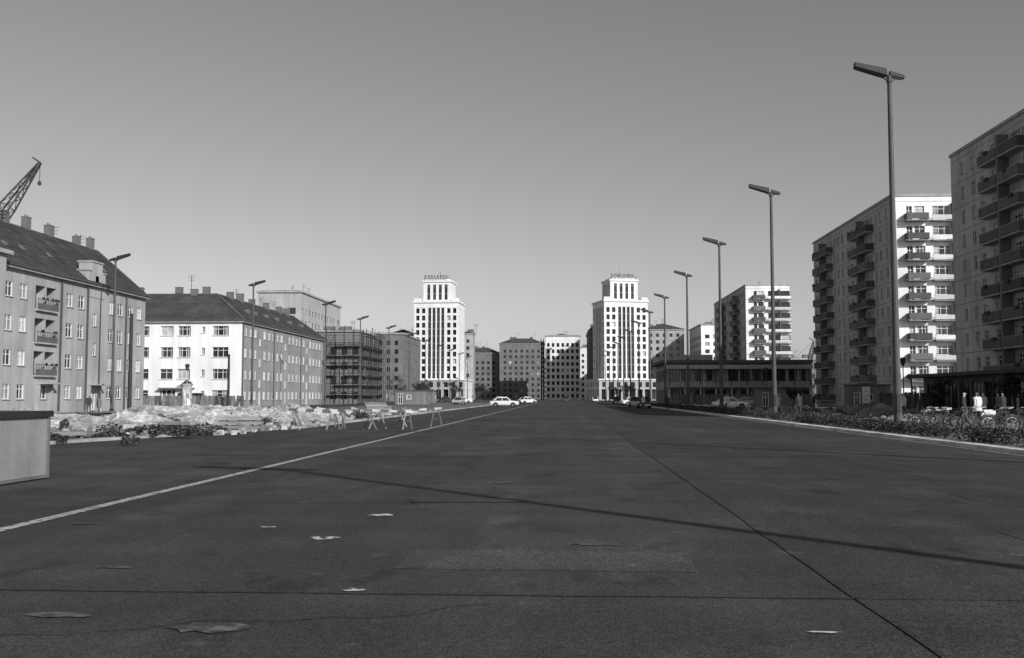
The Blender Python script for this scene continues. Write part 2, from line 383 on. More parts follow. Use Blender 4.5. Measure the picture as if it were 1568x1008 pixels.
def scaff():
    b=B('scaffolded_building',(-48,200,0),dict(BM,walls='plaster_dark')); fr=frame(-48.5,201,0)
    ws=[(round(.9+i*2.2,2),round(2.1+i*2.2,2),round(1+j*3,2),round(2.6+j*3,2)) for i in range(3) for j in range(4)]
    facade(b,fr,(0,0),(1,0),(0,-1),7,0,12.6,ws,detail=0,curt=0)
    ws=[(round(1.2+i*2.6,2),round(2.4+i*2.6,2),round(1+j*3,2),round(2.6+j*3,2)) for i in range(8) for j in range(4)]
    facade(b,fr,(7,0),(0,1),(1,0),22,0,12.6,ws,detail=0,curt=0)
    b.box('walls',.05,6.95,.05,21.9,12.5,12.7,fr=fr)
    def sc(ax,ay,dx,dy,n,st,nx,ny,levels,hh=2.0):
        for i in range(n+1):
            for o in (.25,1.2):
                x=ax+dx*i*st+nx*o; y=ay+dy*i*st+ny*o
                b.beam('scaffold_poles',fr(x,y,0),fr(x+U(-.08,.08),y,levels*hh+1+U(-.5,1.1)),.09)
        for l in range(1,levels+1):
            z=l*hh
            for i in range(n):
                if R()<.9: b.beam('scaffold_boards',fr(ax+nx*.72+dx*i*st,ay+ny*.72+dy*i*st,z+U(-.04,.04)),fr(ax+nx*.72+dx*(i+1)*st,ay+ny*.72+dy*(i+1)*st,z+U(-.04,.04)),.9,.07,U(.5,1.6))
            for k in(.5,1.0):
                b.beam('scaffold_poles',fr(ax+nx*1.22,ay+ny*1.22,z+k),fr(ax+dx*n*st+nx*1.22,ay+dy*n*st+ny*1.22,z+k),.07)
            i=random.randint(0,n-1); b.beam('scaffold_poles',fr(ax+dx*i*st+nx*1.25,ay+dy*i*st+ny*1.25,z-hh),fr(ax+dx*(i+1)*st+nx*1.25,ay+dy*(i+1)*st+ny*1.25,z+hh),.07)
    sc(0,0,1,0,4,1.9,0,-1,7); sc(7,0,0,1,10,2.2,1,0,7)
    b.emit()
scaff()
b,fr=slab('apartment_block',-62.5,325,9.5,40,22,mm=dict(walls='plaster_dark',roof='roof_flat')); b.emit()
b,fr=slab('apartment_block',-66,250,14,22,18,mm=dict(walls='plaster_dark',roof='roof_flat')); b.emit()

# ------------------------------------------------------------------ towers
def tower(name,ox,oy,ang):
    b=B(name,(ox,oy,0),dict(BM,walls='stone_white',glass='glass_far',cornice='stone_white',trim='stone_white',sign='metal_dark',spandrels='plaster_dark'))
    fr=frame(ox,oy,ang)
    hw=9.2; W=18.4; D=16
    def cols(single,strips,z0,n,st=2.95):
        ws=[]
        for c in single:
            for j in range(n): ws.append((round(c-.7,2),round(c+.7,2),round(z0+j*st+.45,2),round(z0+j*st+2.45,2)))
        for c in strips: ws.append((round(c-.62,2),round(c+.62,2),round(z0+.4,2),round(z0+n*st-.3,2),'strip'))
        return ws
    h1=39.7
    front=cols((1.6,4.0,14.4,16.8),(6.5,8.3,10.1,11.9),8.4,10)
    side=cols((2,14),(5,7,9,11),8.4,10)
    facade(b,fr,(-hw,0),(1,0),(0,-1),W,8,h1,front,detail=0,depth=.5,curt=.05)
    facade(b,fr,(hw,0),(0,1),(1,0),D,8,h1,side,detail=0,depth=.4,curt=.05)
    facade(b,fr,(-hw,0),(0,1),(-1,0),D,8,h1,side,detail=0,depth=.4,curt=.05)
    facade(b,fr,(-hw,D),(1,0),(0,1),W,8,h1,[],detail=0)
    b.box('cornice',-hw-.4,hw+.4,-.45,D+.4,h1,h1+.7,fr=fr)
    for x in (-hw,hw-2.6): b.box('trim',x,x+2.6,.0,3,h1+.702,h1+1.9,fr=fr)
    for z in (8.25,37.85): b.box('trim',-hw-.08,hw+.08,-.12,-.003,z,z+.22,fr=fr)
    h2=48.4
    u=5.8
    f2=cols((),(2.2,4.6,7.0,9.4),h1+1.0,2,3.5)
    facade(b,fr,(-u,2.5),(1,0),(0,-1),2*u,h1+.7,h2,f2,detail=0,depth=.4,curt=0)
    for s_ in (1,-1): facade(b,fr,(u*s_,2.5),(0,1),(s_,0),11,h1+.7,h2,cols((),(2,4.5,7,9),h1+1.0,2,3.5),detail=0,depth=.35,curt=0)
    b.box('walls',-u,u,13.4,13.5,h1+.7,h2,fr=fr)
    b.box('cornice',-u-.4,u+.4,2.1,13.9,h2,h2+.7,fr=fr)
    b.box('trim',-u+1,u-1,3.6,12.4,h2+.7,h2+1.5,fr=fr)
    xx=-u+.4
    for i in range(8):
        x=xx+i*1.3
        b.beam('sign',fr(x,2.6,h2+.7),fr(x,2.6,h2+2.9),.09)
        k=i%4
        b.beam('sign',fr(x+.25,2.5,h2+1.6),fr(x+.25,2.5,h2+2.9),.2,.06)
        if k in (0,1): b.beam('sign',fr(x+.25,2.5,h2+2.8),fr(x+.85,2.5,h2+2.8),.06,.2)
        if k in (0,2): b.beam('sign',fr(x+.25,2.5,h2+2.25),fr(x+.8,2.5,h2+2.25),.06,.18)
        if k in (0,3): b.beam('sign',fr(x+.25,2.5,h2+1.7),fr(x+.85,2.5,h2+1.7),.06,.2)
        if k in (1,2): b.beam('sign',fr(x+.85,2.5,h2+1.6),fr(x+.85,2.5,h2+2.9),.18,.06)
    b.beam('sign',fr(-u+.2,2.6,h2+1.45),fr(u-.2,2.6,h2+1.45),.1)
    b.beam('antennas',fr(0,9,h2),fr(0,9,h2+5.5),.12); b.beam('antennas',fr(4,9,h2),fr(4,9,h2+4),.09)
    b.beam('antennas',fr(-8,6,h1),fr(-8,6,h1+3.5),.1)
    pw=[(round(1.+i*3.0,2),round(3.1+i*3.0,2),.3,4.4,'deep') for i in range(8)]+[(round(1.3+i*3.0,2),round(2.8+i*3.0,2),5.3,7.3) for i in range(8)]
    facade(b,fr,(-12.4,-3),(1,0),(0,-1),24.8,0,8,pw,detail=0,curt=.1,wall='podium')
    b.mm['podium']='plaster_mid'
    sw=[w for w in pw if w[1]<19]
    facade(b,fr,(12.4,-3),(0,1),(1,0),20,0,8,sw,detail=0); facade(b,fr,(-12.4,-3),(0,1),(-1,0),20,0,8,sw,detail=0)
    b.box('cornice',-12.8,12.8,-3.4,17,8.003,8.5,fr=fr)
    b.emit()
tower('tower_building',-52,402,math.radians(-3)); tower('tower_building',25,402,math.radians(15))
def wing(x,y,w,d,h,ang=0,m='plaster_mid',roof=3):
    b,fr=slab('residential_wing',x,y,w,d,h,ang=ang,mm=dict(walls=m),roofrise=roof,sp=2.9,ww=1.3,curt=.1); b.emit()
wing(-76,418,14,60,27,m='plaster_grey'); wing(-43,420,4.5,8,28,0,'plaster_grey',1)
wing(10.5,422,5.5,40,29,0,'plaster_dark'); wing(34.5,430,17,50,30,0,'plaster_grey')
wing(-54,520,20,14,24,0,'plaster_dark'); wing(-33.5,515,23,14,28.5,0,'plaster_dark')
def midwhite():
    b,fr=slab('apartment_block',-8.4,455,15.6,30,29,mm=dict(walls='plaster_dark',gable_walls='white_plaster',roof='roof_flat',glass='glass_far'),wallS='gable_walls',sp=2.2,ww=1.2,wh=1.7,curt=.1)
    for i in range(12):
        b.beam('scaffold_poles',fr(-1.2,i*2.5,0),fr(-1.2,i*2.5,28),.14); b.beam('scaffold_poles',fr(-2.2,i*2.5,0),fr(-2.2,i*2.5,28),.14)
    for l in range(1,13): b.beam('scaffold_boards',fr(-1.7,0,l*2.2),fr(-1.7,28,l*2.2),1,.12)
    b.emit()
    b,fr=slab('apartment_block',8,500,8,20,26,mm=dict(walls='plaster_grey',gable_walls='stone_white',roof='roof_flat'),wallS='gable_walls'); b.emit()
midwhite()
b,fr=slab('distant_apartment_block',-130,640,260,14,22,mm=dict(walls='plaster_dark'),roofrise=4,sp=3.4,ww=1.3,curt=.1); b.emit()
b,fr=slab('office_building',64,300,22,15,12.5,mm=dict(walls='plaster_dark',roof='roof_flat')); b.emit()
b,fr=slab('office_building',58,345,10,15,15,mm=dict(walls='plaster_grey',roof='roof_flat')); b.emit()

# ------------------------------------------------------------------ right slabs (ten storeys)
def panelblock(name,X,Y0,Y1,depth=11.5,gable=True,first=8.,detail=1):
    H=29.6; st=2.8; z0=.9; L_=Y1-Y0
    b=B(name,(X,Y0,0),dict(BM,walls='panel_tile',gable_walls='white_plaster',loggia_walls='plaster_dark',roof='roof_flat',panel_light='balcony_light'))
    fr=frame(X,Y0,0); per=22.5
    bal=[]; wx=[]
    k=first
    while k+9.6<L_: bal.append(k); k+=per
    for i in range(-1,5):
        s=first+i*per
        for c in (s-6.2,s-3.4,s-1.3,s+11.1,s+13.4):
            if 1<c<L_-1: wx.append(round(c,3))
    ws=[]
    for j in range(10):
        a=round(z0+j*st+.85,3)
        for ii,c in enumerate(wx):
            w=.55 if ii%5 in(0,1,3) else .4
            ws.append((round(c-w,3),round(c+w,3),a,round(a+1.35,3)))
        for s in bal:
            for q in (.3,4.9):
                ws.append((round(s+q+.3,3),round(s+q+1.1,3),round(a-.75,3),round(a+1.35,3),'door'))
                ws.append((round(s+q+1.5,3),round(s+q+3.7,3),round(a,3),round(a+1.35,3)))
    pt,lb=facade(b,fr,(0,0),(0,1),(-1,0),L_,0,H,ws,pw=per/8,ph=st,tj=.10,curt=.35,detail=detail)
    for j in range(11): lb('joints',0,L_,z0+j*st-.035,z0+j*st+.035,.002,.006)
    for s in bal:
        for j in range(10):
            z=z0+j*st+.05
            balcony(b,lb,s,s+4.4,z,1.2,1.0); balcony(b,lb,s+5.0,s+9.4,z,1.2,1.0)
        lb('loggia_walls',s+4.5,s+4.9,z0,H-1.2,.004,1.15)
    lb('cornice',-.1,L_+.1,H+.002,H+.35,-.4,.15)
    if gable:
        ws=[]
        for j in range(10):
            a=round(z0+j*st,3)
            ws+= [(2.0,2.8,a+.1,a+2.15,'door'),(3.1,4.5,round(a+.85,3),a+2.15),(5.6,8.0,round(a+.85,3),a+2.15),(8.6,11.0,round(a+.85,3),a+2.15)]
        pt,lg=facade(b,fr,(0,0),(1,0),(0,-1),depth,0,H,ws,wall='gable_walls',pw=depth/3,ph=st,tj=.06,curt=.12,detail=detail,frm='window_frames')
        for j in range(11): lg('sills',0,depth,z0+j*st-.03,z0+j*st+.03,.002,.006,.7)
        for j in range(10):
            z=z0+j*st+.04; t=U(.5,1.5)
            lg('balcony_slabs',1.7,4.7,z-.16,z,.005,1.25,.6)
            lg('balcony_fronts',1.7,4.7,z+.12,z+.98,1.19,1.24,t)
            lg('balcony_fronts',1.7,1.75,z+.12,z+.98,.01,1.18,t); lg('balcony_fronts',4.65,4.7,z+.12,z+.98,.01,1.18,t)
            lg('balcony_slabs',5.3,11.2,z-.14,z,.005,.9,.7)
            lg('panel_light',5.3,11.2,z+.1,z+.72,.84,.88,U(.7,1.05)); lg('railings',5.3,11.2,z+.9,z+.97,.84,.89)
            lg('railings',8.2,8.4,z,z+2.5,.01,.83)
            for q in range(7): lg('railings',5.3+q*.97,5.35+q*.97,z+.72,z+.9,.85,.88)
        lg('cornice',-.1,depth+.1,H+.002,H+.35,-.4,.12)
    else: facade(b,fr,(0,0),(1,0),(0,-1),depth,0,H,[],wall='gable_walls',detail=0)
    facade(b,fr,(0,L_),(1,0),(0,1),depth,0,H,[],wall='gable_walls',detail=0)
    b.quad('walls',fr(depth,0,0),fr(depth,L_,0),fr(depth,L_,H),fr(depth,0,H))
    b.box('roof',.5,depth-.01,.5,L_-.5,H-.1,H+.1,fr=fr)
    for y in np.arange(9,L_-5,18): b.box('chimneys',6,8.5,y,y+3,H+.1,H+1.3,fr=fr); antenna(b,X+5.5,Y0+y+1,H+.1,2.2)
    b.emit()
panelblock('highrise_apartment_block',45.5,40,118.2,gable=False,first=13.5)
panelblock('highrise_apartment_block',46,141,185,first=8.5)
panelblock('highrise_apartment_block',46,254,307,first=9,depth=11,detail=0)
b,fr=slab('highrise_apartment_block',53.5,392,8,36,29.5,mm=dict(walls='panel_tile',gable_walls='white_plaster',roof='roof_flat'),wallS='gable_walls',sp=3.2,ww=1.8); b.emit()

def shop():
    b=B('shop_annex',(40,96,0),dict(BM,walls='plaster_dark')); fr=frame(39.5,84,0)
    ws=[(round(.5+i*3,2),round(3.1+i*3,2),.4,3.0) for i in range(9)]
    pt,lb=facade(b,fr,(0,0),(0,1),(-1,0),28,0,3.6,ws,curt=.1,frm='railings')
    facade(b,fr,(0,0),(1,0),(0,-1),5.8,0,3.6,[(1,4.6,.4,3)],curt=0)
    b.quad('walls',fr(0,28,0),fr(5.8,28,0),fr(5.8,28,3.6),fr(0,28,3.6))
    b.box('roof',-1.5,5.9,-1,29,3.602,3.95,fr=fr)
    for y in (0,7,14,21,28): b.beam('railings',fr(-1.3,y,0.1),fr(-1.3,y,3.6),.12)
    b.emit()
shop()
def pavilion():
    b=B('shopping_pavilion',(20,190,0),dict(BM,walls='plaster_mid',cornice='plaster_dark',roof='roof_flat',bands='plaster_mid')); fr=frame(19.5,190,0); W=27
    ws=[(round(.4+i*2.2,2),round(2.3+i*2.2,2),.3,2.9) for i in range(12)]+[(round(.4+i*2.2,2),round(2.3+i*2.2,2),4.5,6.7) for i in range(12)]
    pt,lb=facade(b,fr,(0,0),(1,0),(0,-1),W,0,7.8,ws,curt=.08,frm='railings',depth=.5)
    facade(b,fr,(0,0),(0,1),(-1,0),24,0,7.8,[w for w in ws if w[1]<23],curt=.1,detail=0,depth=.4)
    b.box('roof',-1.2,W-.2,-1.8,24,7.802,8.4,fr=fr); b.box('canopies',-.8,W-.2,-2.6,-.01,3.3,3.6,fr=fr)
    b.box('bands',-.8,W-.2,-1.75,-1.65,6.75,7.5,fr=fr)
    for i in range(10): b.beam('trim',fr(.2+i*2.9,-1.5,0),fr(.2+i*2.9,-1.5,3.3),.2); b.beam('railings',fr(.2+i*2.9,-1.5,3.6),fr(.2+i*2.9,-1.5,7.8),.15)
    b.beam('railings',fr(-.8,-2.5,4.5),fr(W-.2,-2.5,4.5),.07)
    for i in range(28): b.beam('railings',fr(-.8+i,-2.5,3.6),fr(-.8+i,-2.5,4.5),.05)
    b.box('canopies',3,9,3,9,8.4,9.6,fr=fr)
    b.emit()
pavilion()

# ------------------------------------------------------------------ ground
def sheet(name,pts,z,m):
    me=bpy.data.meshes.new(name); me.from_pydata([(p[0],p[1],z) for p in pts],[],[tuple(range(len(pts)))])
    at=me.attributes.new('tint','FLOAT','FACE'); at.data.foreach_set('value',[1.0])
    me.materials.append(MATS[m]); o=bpy.data.objects.new(name,me); scene.collection.objects.link(o); return o
sheet('ground',[(-3000,-800),(3000,-800),(3000,5000),(-3000,5000)],0,'dirt')
sheet('road',[(-18,-60),(12.5,-60),(12.5,250),(-13,250),(-13,50),(-17,33),(-18,20)],.004,'asphalt')
sheet('road_lane_resurfacing',[(2.3,-60),(12.2,-60),(12.2,240),(2.3,240)],.008,'asphalt_b')
sheet('square_road',[(-75,250),(44,250),(44,500),(-75,500)],.004,'asphalt')
sheet('side_road',[(-41,20),(-33,20),(-33,250),(-41,250)],.004,'asphalt_patch')
sheet('pavement',[(-47,20),(-41.2,20),(-41.2,250),(-47,250)],.10,'paving')
sheet('pavement',[(12.98,-60),(30,-60),(30,250),(12.98,250)],.12,'paving')
kb=B('kerb',(12.5,0,0),single=True)
y=-60
while y<250:
    kb.box('kerb_stone',12.5,12.96,y+.01,y+1.19,0,.13+U(-.006,.006),t=U(.75,1.12)); y+=1.2
kb.emit()
kb=B('kerb',(-13,50,0),single=True)
for (ax,ay),(cx,cy) in (((-13.12,250),(-13.12,50)),((-13.12,50),(-17.1,33)),((-17.1,33),(-18.1,20))):
    n=int(math.hypot(cx-ax,cy-ay)/1.5)
    for i in range(n):
        t0,t1=i/n,(i+.97)/n
        kb.beam('kerb_stone',(ax+(cx-ax)*t0,ay+(cy-ay)*t0,.04+U(-.02,.02)),(ax+(cx-ax)*t1,ay+(cy-ay)*t1,.04+U(-.02,.02)),.22,.16,U(.35,.65))
kb.emit()
def strip(name,pts,w,z,m):
    b=B(name,(0,0,0),single=True)
    for i in range(len(pts)-1):
        (ax,ay),(cx,cy)=pts[i],pts[i+1]; d=math.hypot(cx-ax,cy-ay); nx,ny=-(cy-ay)/d*w/2,(cx-ax)/d*w/2
        b.quad(m,(ax+nx,ay+ny,z),(cx+nx,cy+ny,z),(cx-nx,cy-ny,z),(ax-nx,ay-ny,z))
    b.emit()
def wob(x0,y0,x1,y1,n,a): return [(x0+(x1-x0)*i/n+U(-a,a)*(abs(y1-y0)>abs(x1-x0)),y0+(y1-y0)*i/n+U(-a,a)*(abs(x1-x0)>abs(y1-y0))) for i in range(n+1)]
strip('lane_line',wob(-6.75,3,-6.4,240,90,.01),.19,.012,'paint_line')
strip('asphalt_seam',wob(-17,8.1,12,8.1,70,.012),.03,.012,'asphalt_seam')
strip('asphalt_seam',wob(2.3,2,2.3,60,90,.015),.04,.012,'asphalt_seam')
strip('asphalt_seam',wob(-17.5,26.5,12.3,26.5,40,.03),.07,.012,'asphalt_seam')
strip('gutter_line',wob(12.3,8,12.3,180,60,.01),.12,.012,'paint_line')
def crack(x,y,dx,dy,n,w=.014):
    pts=[(x,y)]
    for i in range(n): x+=dx+U(-.12,.12); y+=dy+U(-.12,.12); pts.append((x,y))
    strip('asphalt_crack',pts,w,.0125,'asphalt_seam')
crack(-5,6,.25,.1,18); crack(4,7,.12,.25,26); crack(-9,14,.3,.05,30,.02); crack(7,12,-.05,.35,40,.02)
def patch(cx,cy,w,d,m='paint_faded',n=14):
    pts=[(cx+math.cos(a*2*math.pi/n)*w/2*U(.6,1.1),cy+math.sin(a*2*math.pi/n)*d/2*U(.5,1.2)) for a in range(n)]
    sheet('road_marking_remnant',pts,.0135,m)
for cx,cy,w,d,m in ((-2.45,13.4,.42,.3,'paint_spot'),(-2.7,11.2,.38,.26,'paint_spot'),(-1.75,8.25,.22,.14,'paint_spot'),
    (-3.6,12.1,.24,.16,'paint_spot'),(-2.45,6.85,.6,.34,'paint_faded'),(-3.65,7.2,.6,.2,'paint_faded'),(1.75,6.95,.26,.06,'paint_spot'),(1.2,6.15,.18,.09,'paint_spot'),
    (-6.0,12.3,.4,.15,'paint_faded'),(-4.2,9.2,.4,.12,'paint_faded'),(.35,10.9,.7,.16,'paint_faded'),(-1.2,18.5,.5,.4,'paint_faded'),(3.5,14,.4,.1,'paint_faded')): patch(cx,cy,w,d,m)
sheet('asphalt_patch',[(-2.3,15),(-.6,15.1),(-.55,15.6),(-2.4,15.5)],.0128,'asphalt_b')
sheet('asphalt_patch',[(-12,8.2),(-7.2,8.2),(-7.2,11),(-12,11)],.0085,'asphalt_b')
sheet('asphalt_patch',[(5,9),(8.2,9.1),(8.1,12),(5.1,12.2)],.0125,'asphalt')
sheet('asphalt_patch',[(-1.6,9.3),(1.2,9.25),(1.25,10.4),(-1.55,10.5)],.0075,'asphalt_patch')
sheet('asphalt_patch',[(-5.5,20),(-3.0,20.1),(-2.9,27),(-5.6,26.2)],.0075,'asphalt_b')

# ------------------------------------------------------------------ street lamps
def lamp(x,y,d):
    b=B('street_lamp',(x,y,0),dict(pole='metal_grey',base='metal_dark',luminaire='metal_dark',arm='metal_grey',lens='lamp_glass'))
    b.cyl('base',(x,y,0),(x,y,.35),.22,.22,12); b.cyl('pole',(x,y,.35),(x,y,2.6),.175,.17,12); b.cyl('pole',(x,y,2.6),(x,y,15.5),.155,.095,12)
    b.box('base',x-.08,x+.08,y-.182,y-.15,.9,1.7)
    s=math.tan(math.radians(15)); z=15.85
    P=lambda u,dz,v=0:(x+d*u,y+v,z+u*s+dz)
    b.cyl('arm',(x,y,15.45),(x,y,15.75),.13,.13,10); b.beam('arm',(x,y,15.5),P(.45,-.08),.1); b.beam('arm',(x,y,15.5),P(-.4,-.06),.09)
    def lum(u0,u1,w0,w1,h0,h1):
        b.hexa('luminaire',[P(u0,-h0/2,-w0),P(u1,-h1/2,-w1),P(u1,-h1/2,w1),P(u0,-h0/2,w0),P(u0,h0/2,-w0*.6),P(u1,h1/2,-w1*.6),P(u1,h1/2,w1*.6),P(u0,h0/2,w0*.6)])
        b.hexa('lens',[P(u0+.1,-h0/2-.06,-w0*.7),P(u1-.05,-h1/2-.05,-w1*.7),P(u1-.05,-h1/2-.05,w1*.7),P(u0+.1,-h0/2-.06,w0*.7),P(u0+.1,-h0/2-.003,-w0*.7),P(u1-.05,-h1/2-.003,-w1*.7),P(u1-.05,-h1/2-.003,w1*.7),P(u0+.1,-h0/2-.003,w0*.7)])
    lum(.14,1.5,.22,.2,.34,.22); lum(-.64,-.02,.12,.15,.16,.22)
    b.emit()
for y in [-2,21,44,69.3,92.5,117,143,168,193,218,243,268,293,320,350]: lamp(14.4,y,-1)
for x,y in ((-46.3,100),(-39.4,124),(-36.6,151),(-37.2,180),(-36.2,204),(-35.8,229),(-35.6,254),(-35.4,280),(-35.2,306),(-35,332),(-35,360)): lamp(x,y,1)

def mast(name,x,y,h,r,m='metal_dark',head=False):
    b=B(name,(x,y,0),dict(pole=m,head='lamp_glass',cap='metal_dark'))
    b.cyl('pole',(x,y,0),(x,y,h),r,r*.75,10); b.cyl('cap',(x,y,h),(x,y,h+.15),r,r*.3,10); b.cyl('cap',(x,y,0),(x,y,.4),r*1.3,r*1.2,10)
    if head: b.cyl('head',(x,y,h+.1),(x,y,h+.7),.12,.28,10); b.cyl('cap',(x,y,h+.7),(x,y,h+.85),.3,.1,10)
    b.emit()
mast('wooden_mast',-37.8,85,8.7,.19); mast('wooden_mast',-37.6,110,6.2,.16)
mast('path_lamp',-43.5,113,4.5,.06,'concrete',True); mast('path_lamp',30,90,4.2,.06,'metal_grey',True); mast('path_lamp',24,120,4.2,.06,'metal_grey',True)

def adcol(x,y):
    b=B('advertising_column',(x,y,0),dict(shaft='poster',plinth='concrete',cap='metal_dark',crown='concrete'))
    b.cyl('plinth',(x,y,0),(x,y,.5),.75,.72,20); b.cyl('shaft',(x,y,.5),(x,y,2.9),.62,.62,20); b.cyl('crown',(x,y,2.9),(x,y,3.15),.72,.72,20)
    b.cyl('cap',(x,y,3.15),(x,y,3.6),.65,.1,20)
    for i in range(9):
        a=i*.7; z=.7+ (i%3)*.7; c,s=math.cos(a),math.sin(a); c2,s2=math.cos(a+.55),math.sin(a+.55)
        b.quad('crown',(x+.65*c,y+.65*s,z),(x+.65*c2,y+.65*s2,z),(x+.65*c2,y+.65*s2,z+.6),(x+.65*c,y+.65*s,z+.6),U(.4,1.8))
    b.emit()
adcol(-46.2,120)

# ------------------------------------------------------------------ storage box bottom left
def storage():
    fr=frame(-10.12,13,math.radians(-.5)); b=B('site_storage_box',(-10.1,13,0),dict(body='box_paint',lid='metal_dark',edges='box_paint',skids='wood'))
    b.box('body',-2.4,0,0,6.05,.03,1.2,fr=fr); b.box('lid',-2.5,.06,-.1,6.12,1.202,1.32,fr=fr)
    b.box('edges',.002,.03,5.98,6.06,.03,1.195,fr=fr,t=.6); b.box('edges',.002,.012,2.98,3.02,.03,1.195,fr=fr,t=.8)
    b.box('edges',.002,.025,3.06,5.97,.03,.09,fr=fr,t=.55)
    b.box('skids',-2.2,-2,0,6,.004,.028,fr=fr); b.box('skids',-.4,-.2,0,6,.004,.028,fr=fr)
    b.emit()
storage()

# ------------------------------------------------------------------ crane
def crane(o,p0,p1,base=True,k=1.):
    b=B('crane',o,dict(jib='metal_grey',cab='car_dark',tracks='metal_dark',cable='metal_dark',glass='glass_dark'))
    p0=Vector(p0); p1=Vector(p1); d=(p1-p0)
    a=Vector((0,1,0)); c=a.cross(d).normalized(); n=20
    def wd(f): return .9*k*min(1,f/.15+.3)*min(1,(1-f)/.25+.15)
    prev=None
    for i in range(n+1):
        f=i/n; q=p0+d*f; w=wd(f); cs=[q+a*w+c*w,q-a*w+c*w,q-a*w-c*w,q+a*w-c*w]
        if prev:
            for j in range(4): b.beam('jib',prev[j],cs[j],.2); b.beam('jib',prev[j],cs[(j+1)%4],.1)
        for j in range(4): b.beam('jib',cs[j],cs[(j+1)%4],.1)
        prev=cs
    x,y=p0.x,p0.y
    b.beam('cable',p1,p1+Vector((0,0,-3)),.06); b.box('cab',p1.x-.2,p1.x+.2,p1.y-.2,p1.y+.2,p1.z-3.6,p1.z-3)
    b.beam('cable',p1,(x-5,y,9),.07); b.beam('jib',(x-5,y,4),(x-5,y,9),.3)
    b.beam('jib',p1,p1+Vector((-1.2,0,.8)),.25); b.box('cab',x-7,x+2,y-2.5,y+2.5,1.6,4.6); b.box('glass',x+2.01,x+2.1,y-2,y,2.6,4.2)
    b.box('tracks',x-7,x+2,y-3.2,y-2.55,0,1.4); b.box('tracks',x-7,x+2,y+2.55,y+3.2,0,1.4)
    b.emit()
crane((-104,152,0),(-108,152,4),(-82.0,150,38.2)); crane((62,262,0),(62,262,3),(64.8,262,16),k=.5)

# ------------------------------------------------------------------ cars
def car(x,y,ang,m,van=False):
    name='parked_van' if van else 'car'
    c,s=math.cos(ang),math.sin(ang)
    T=lambda q:(x+c*q[0]-s*q[1],y+s*q[0]+c*q[1],q[2]+.01)
    b=B(name,(x,y,0),dict(body=m,roof=m,pillars=m,windows='glass_dark',tyres='tyre',hubs='chrome',bumpers='chrome',arches='tyre',lights='chrome'))
    def loft(key,st):
        vs=[]
        for (px,w,zb,zt) in st:
            vs+=[T(q) for q in ((px,-w*.88,zb),(px,-w,zb+.14),(px,-w,zt-.14),(px,-w*.86,zt),(px,w*.86,zt),(px,w,zt-.14),(px,w,zb+.14),(px,w*.88,zb))]
        f=[]
        for i in range(len(st)-1):
            for k in range(8): f.append((i*8+k,i*8+(k+1)%8,(i+1)*8+(k+1)%8,(i+1)*8+k))
        f.append(tuple(range(8))); f.append(tuple(range(len(st)*8-1,len(st)*8-9,-1))); b.add(key,vs,f)
    if not van:
        loft('body',[(-2.2,.6,.42,.78),(-2.05,.74,.32,.88),(-1.3,.8,.28,.93),(-.5,.81,.26,.95),(.7,.81,.26,.95),(1.3,.8,.28,.91),(1.95,.75,.32,.84),(2.18,.62,.4,.74)])
        lo=[(-1.55,.93,.73),(.95,.94,.73)]; hi=[(-1.05,1.40,.6),(.38,1.40,.6)]
    else:
        loft('body',[(-2.2,.78,.4,1.2),(-2.1,.85,.35,1.25),(1.4,.85,.35,1.25),(1.9,.83,.38,1.15),(2.1,.7,.42,1.0)])
        lo=[(-2.1,1.24,.83),(1.75,1.24,.8)]; hi=[(-2.0,1.95,.72),(1.2,1.95,.68)]
    V=[(lo[0][0],-lo[0][2],lo[0][1]),(lo[1][0],-lo[1][2],lo[1][1]),(lo[1][0],lo[1][2],lo[1][1]),(lo[0][0],lo[0][2],lo[0][1]),
       (hi[0][0],-hi[0][2],hi[0][1]),(hi[1][0],-hi[1][2],hi[1][1]),(hi[1][0],hi[1][2],hi[1][1]),(hi[0][0],hi[0][2],hi[0][1])]
    b.hexa('windows',[T(v) for v in V])
    for k in range(4): b.beam('pillars',T(V[k]),T(V[k+4]),.09)
    for sy in (0,2):
        for f in ((.5,) if not van else (.33,.66)):
            A=Vector(V[0+sy if sy==0 else 3]).lerp(Vector(V[1 if sy==0 else 2]),f); C=Vector(V[4 if sy==0 else 7]).lerp(Vector(V[5 if sy==0 else 6]),f); b.beam('pillars',T(A),T(C),.08)
    zt=hi[0][1]; w=hi[0][2]
    loft('roof',[(hi[0][0]-.08,w*.8,zt-.02,zt+.05),(hi[0][0]+.15,w*1.06,zt-.03,zt+.1),(hi[1][0]-.2,w*1.06,zt-.03,zt+.1),(hi[1][0]+.06,w*.8,zt-.02,zt+.04)])
    for wx in (-1.28,1.32):
        for sy in (-1,1):
            b.cyl('arches',T((wx,sy*.70,.34)),T((wx,sy*(.825 if not van else .87),.34)),.38,.38,18)
            b.cyl('tyres',T((wx,sy*.66,.31)),T((wx,sy*(.84 if not van else .88),.31)),.31,.31,18); b.cyl('hubs',T((wx,sy*.8,.31)),T((wx,sy*(.85 if not van else .89),.31)),.17,.15,12)
    for px in (-2.27,2.25): b.beam('bumpers',T((px,-.7,.45)),T((px,.7,.45)),.08,.12)
    for sy in (-.52,.52): b.cyl('lights',T((2.0,sy,.66)),T((2.24,sy,.66)),.11,.1,12)
    b.emit()
car(-9.0,150,0,'car_white'); car(-8.0,215,math.radians(40),'car_white'); car(-20,190,math.radians(85),'car_grey')
car(10.6,152,math.radians(90),'car_grey'); car(10.7,205,math.radians(90),'car_dark'); car(10.6,134,math.radians(90),'car_dark')
car(21,128,math.radians(5),'car_white'); car(30,165,0,'car_grey'); car(0.5,300,math.radians(90),'car_dark'); car(12,176,math.radians(20),'car_white')
